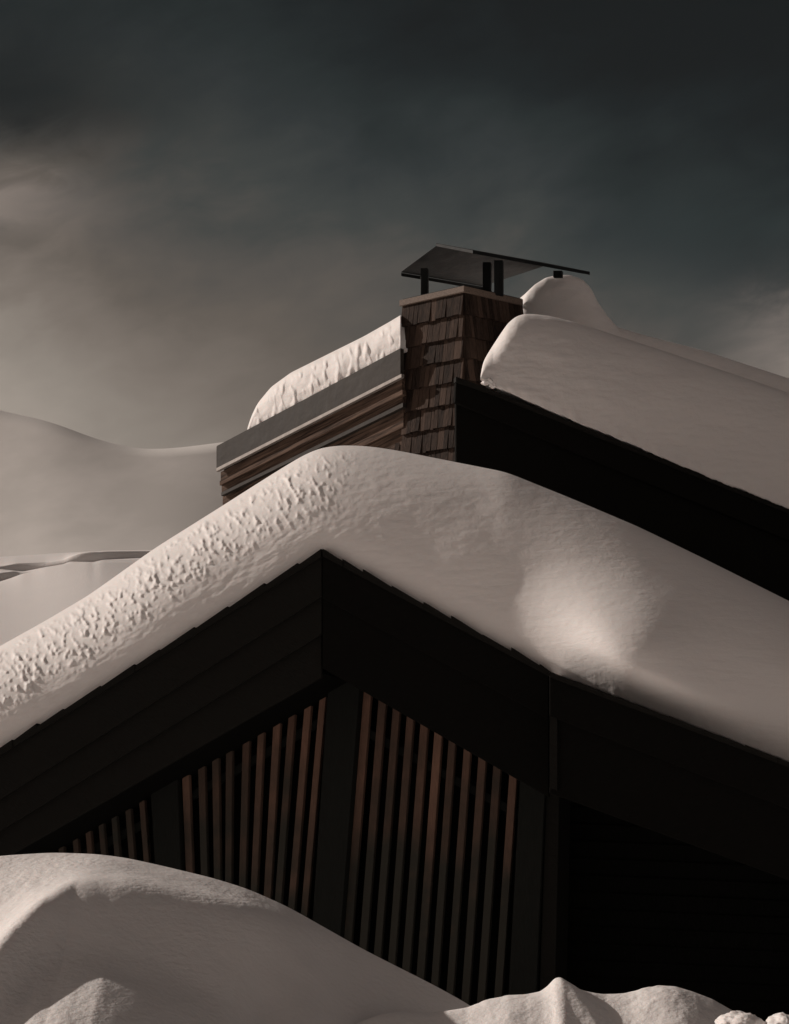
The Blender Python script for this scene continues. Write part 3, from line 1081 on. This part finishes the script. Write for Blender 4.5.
def relief_left(px, d, X, Y):
    f = np.clip(d, 0, None)
    dB = np.interp(px, [-300, -80, 0, 20, 40, 60, 80, 100, 130, 170, 250, 300, 345, 420], [1.6, 1.4, 1.15, 1.03, 0.88, 0.72, 0.58, 0.48, 0.44, 0.41, 0.33, 0.20, 0.02, -0.05])
    dB = dB * 1.15 + 0.02 * fbm(px * 0.009, 0.0, 3.0, 2)
    s1 = 0.18 + 0.25 * smooth(120, 0, px)
    s2 = 1.18 - 0.60 * smooth(255, 325, px)
    z = -s1 * f - (s2 - s1) * (softplus(f - dB, 0.04) - softplus(-dB, 0.04))
    # the lower lobe flattens out again and catches the sun
    lobe = smooth(-50, 90, px) * (1 - smooth(190, 330, px))
    dR = dB + 0.20 + 0.0006 * np.abs(px - 140)
    z = z + (0.74 * lobe + 0.40 * (1 - lobe) * (1 - smooth(235, 315, px))) * softplus(f - dR, 0.035)
    z = z + 0.016 * fbm(X * 1.9, Y * 1.9, 2.0, 3) * smooth(0, 0.25, np.abs(d))
    z = z + 0.05 * gauss(px - 175, d - 0.98, 125, 0.40) * smooth(0.3, 0.6, d)
    k = smooth(130, 40, px) * smooth(0.05, 0.3, d) * (1 - 0.8 * smooth(0, 0.1, d - dR))
    z = z + 0.0018 * fbm(X * 30, Y * 24, 4.0, 3) * (0.06 + 0.94 * k)
    return z


bank('snow_bank', 'large rounded snow bank in front of the slatted gable at left',
     [(-330, 985), (-200, 925), (-90, 875), (0, 856), (55, 852.5), (100, 854), (130, 858), (170, 867), (215, 878), (250, 889), (290, 907), (330, 930), (365, 950), (400, 968), (435, 986), (465, 1003), (520, 1040), (620, 1120), (760, 1250)],
     -330, 700, 8.0, 6.2, 10.2, 560, 460, 0.30, 0.0, relief_left, M_SNOW_BANK, 0.45, 9)


def relief_right(px, d, X, Y):
    px = px + 0 * d
    z = 0.012 * fbm(X * 3, Y * 3, 5.0, 3) * smooth(0, 0.2, np.abs(d))
    z = z - 0.03 * gauss(px - 455, d - 0.10, 55, 0.10) - 0.02 * gauss(px - 610, d - 0.12, 50, 0.12)
    z = z + 0.03 * gauss(px - 560 - 130 * d, d - 0.16, 16, 0.16) + 0.02 * gauss(px - 640 - 120 * d, d - 0.2, 40, 0.16)
    z = z + 0.0 * px
    z = z + 0.003 * fbm(X * 24, Y * 20, 1.0, 3) * smooth(-0.1, 0.5, fbm(X * 4, Y * 4, 3.0, 2))
    return z


bank('snow_bank', 'low wavy snow bank with a small peak at the bottom right',
     [(150, 1110), (280, 1075), (320, 1046), (350, 1026), (380, 1014), (400, 1010), (410, 1010), (430, 1010.5), (465, 1005), (485, 998), (505, 993.5), (522, 993.5), (538, 991), (546, 986), (551, 980.5), (557, 979.5), (564, 984), (576, 989), (600, 992.5), (622, 992), (640, 987.5), (655, 985.5), (670, 986.5), (688, 992), (706, 999), (728, 1012), (760, 1030), (850, 1060), (1000, 1090)],
     150, 1000, 7.60, 6.3, 9.0, 560, 360, 0.12, 0.95, relief_right, M_SNOW_BANK, 0.9, 1.6)


def clod(px, py, Y, r, seed, label):
    bm = bmesh.new()
    bmesh.ops.create_icosphere(bm, subdivisions=5, radius=1)
    c0_ = P(px, py, Y)
    v = np.array([q.co[:] for q in bm.verts])
    k = 1 + 0.16 * fbm(v[:, 0] * 1.6 + seed, v[:, 1] * 1.6, v[:, 2] * 1.6, 4, 0.6) + 0.05 * np.clip(perlin(v[:, 0] * 5 + seed, v[:, 1] * 5, v[:, 2] * 5), 0, 1)
    v = v * k[:, None] * np.array(r)
    for q, w in zip(bm.verts, v): q.co = w
    me = bpy.data.meshes.new('snow_clod')
    bm.to_mesh(me)
    bm.free()
    o = link('snow_clod', me, M_SNOW_BANK, None, True)
    o.location = c0_
    return tag(o, label, 'snow clod', 'crumbly snow clods at the bottom right corner', 'thing')
clod(740, 1026, 7.1, (0.070, 0.10, 0.040), 1.0, 'crumbly snow clod resting at the right foot of the low wavy bank')
clod(783, 1027, 7.05, (0.050, 0.09, 0.037), 8.0, 'crumbly snow clod cut off by the right edge of the photo')

# ------------------------------------------------------------------ haze
def haze():
    m = bpy.data.materials.new('haze')
    m.use_nodes = True
    nt = m.node_tree
    nt.nodes.clear()
    g = G(nt)
    v = g.n('ShaderNodeVolumePrincipled', {'Color': (0.93, 0.88, 0.84, 1), 'Density': 0.00002, 'Anisotropy': 0.2})
    g.n('ShaderNodeOutputMaterial', {'Volume': v.outputs[0]})
    me = bpy.data.meshes.new('haze')
    bm = bmesh.new()
    bmesh.ops.create_cube(bm, size=1)
    for q in bm.verts:
        q.co = (q.co.x * 12600, 1990 + q.co.y * 10400, 245 + q.co.z * 494)
    bm.to_mesh(me)
    bm.free()
    o = link('haze', me, m)
    tag(o, 'thin pale winter haze filling the valley', 'haze', kind='stuff')
haze()
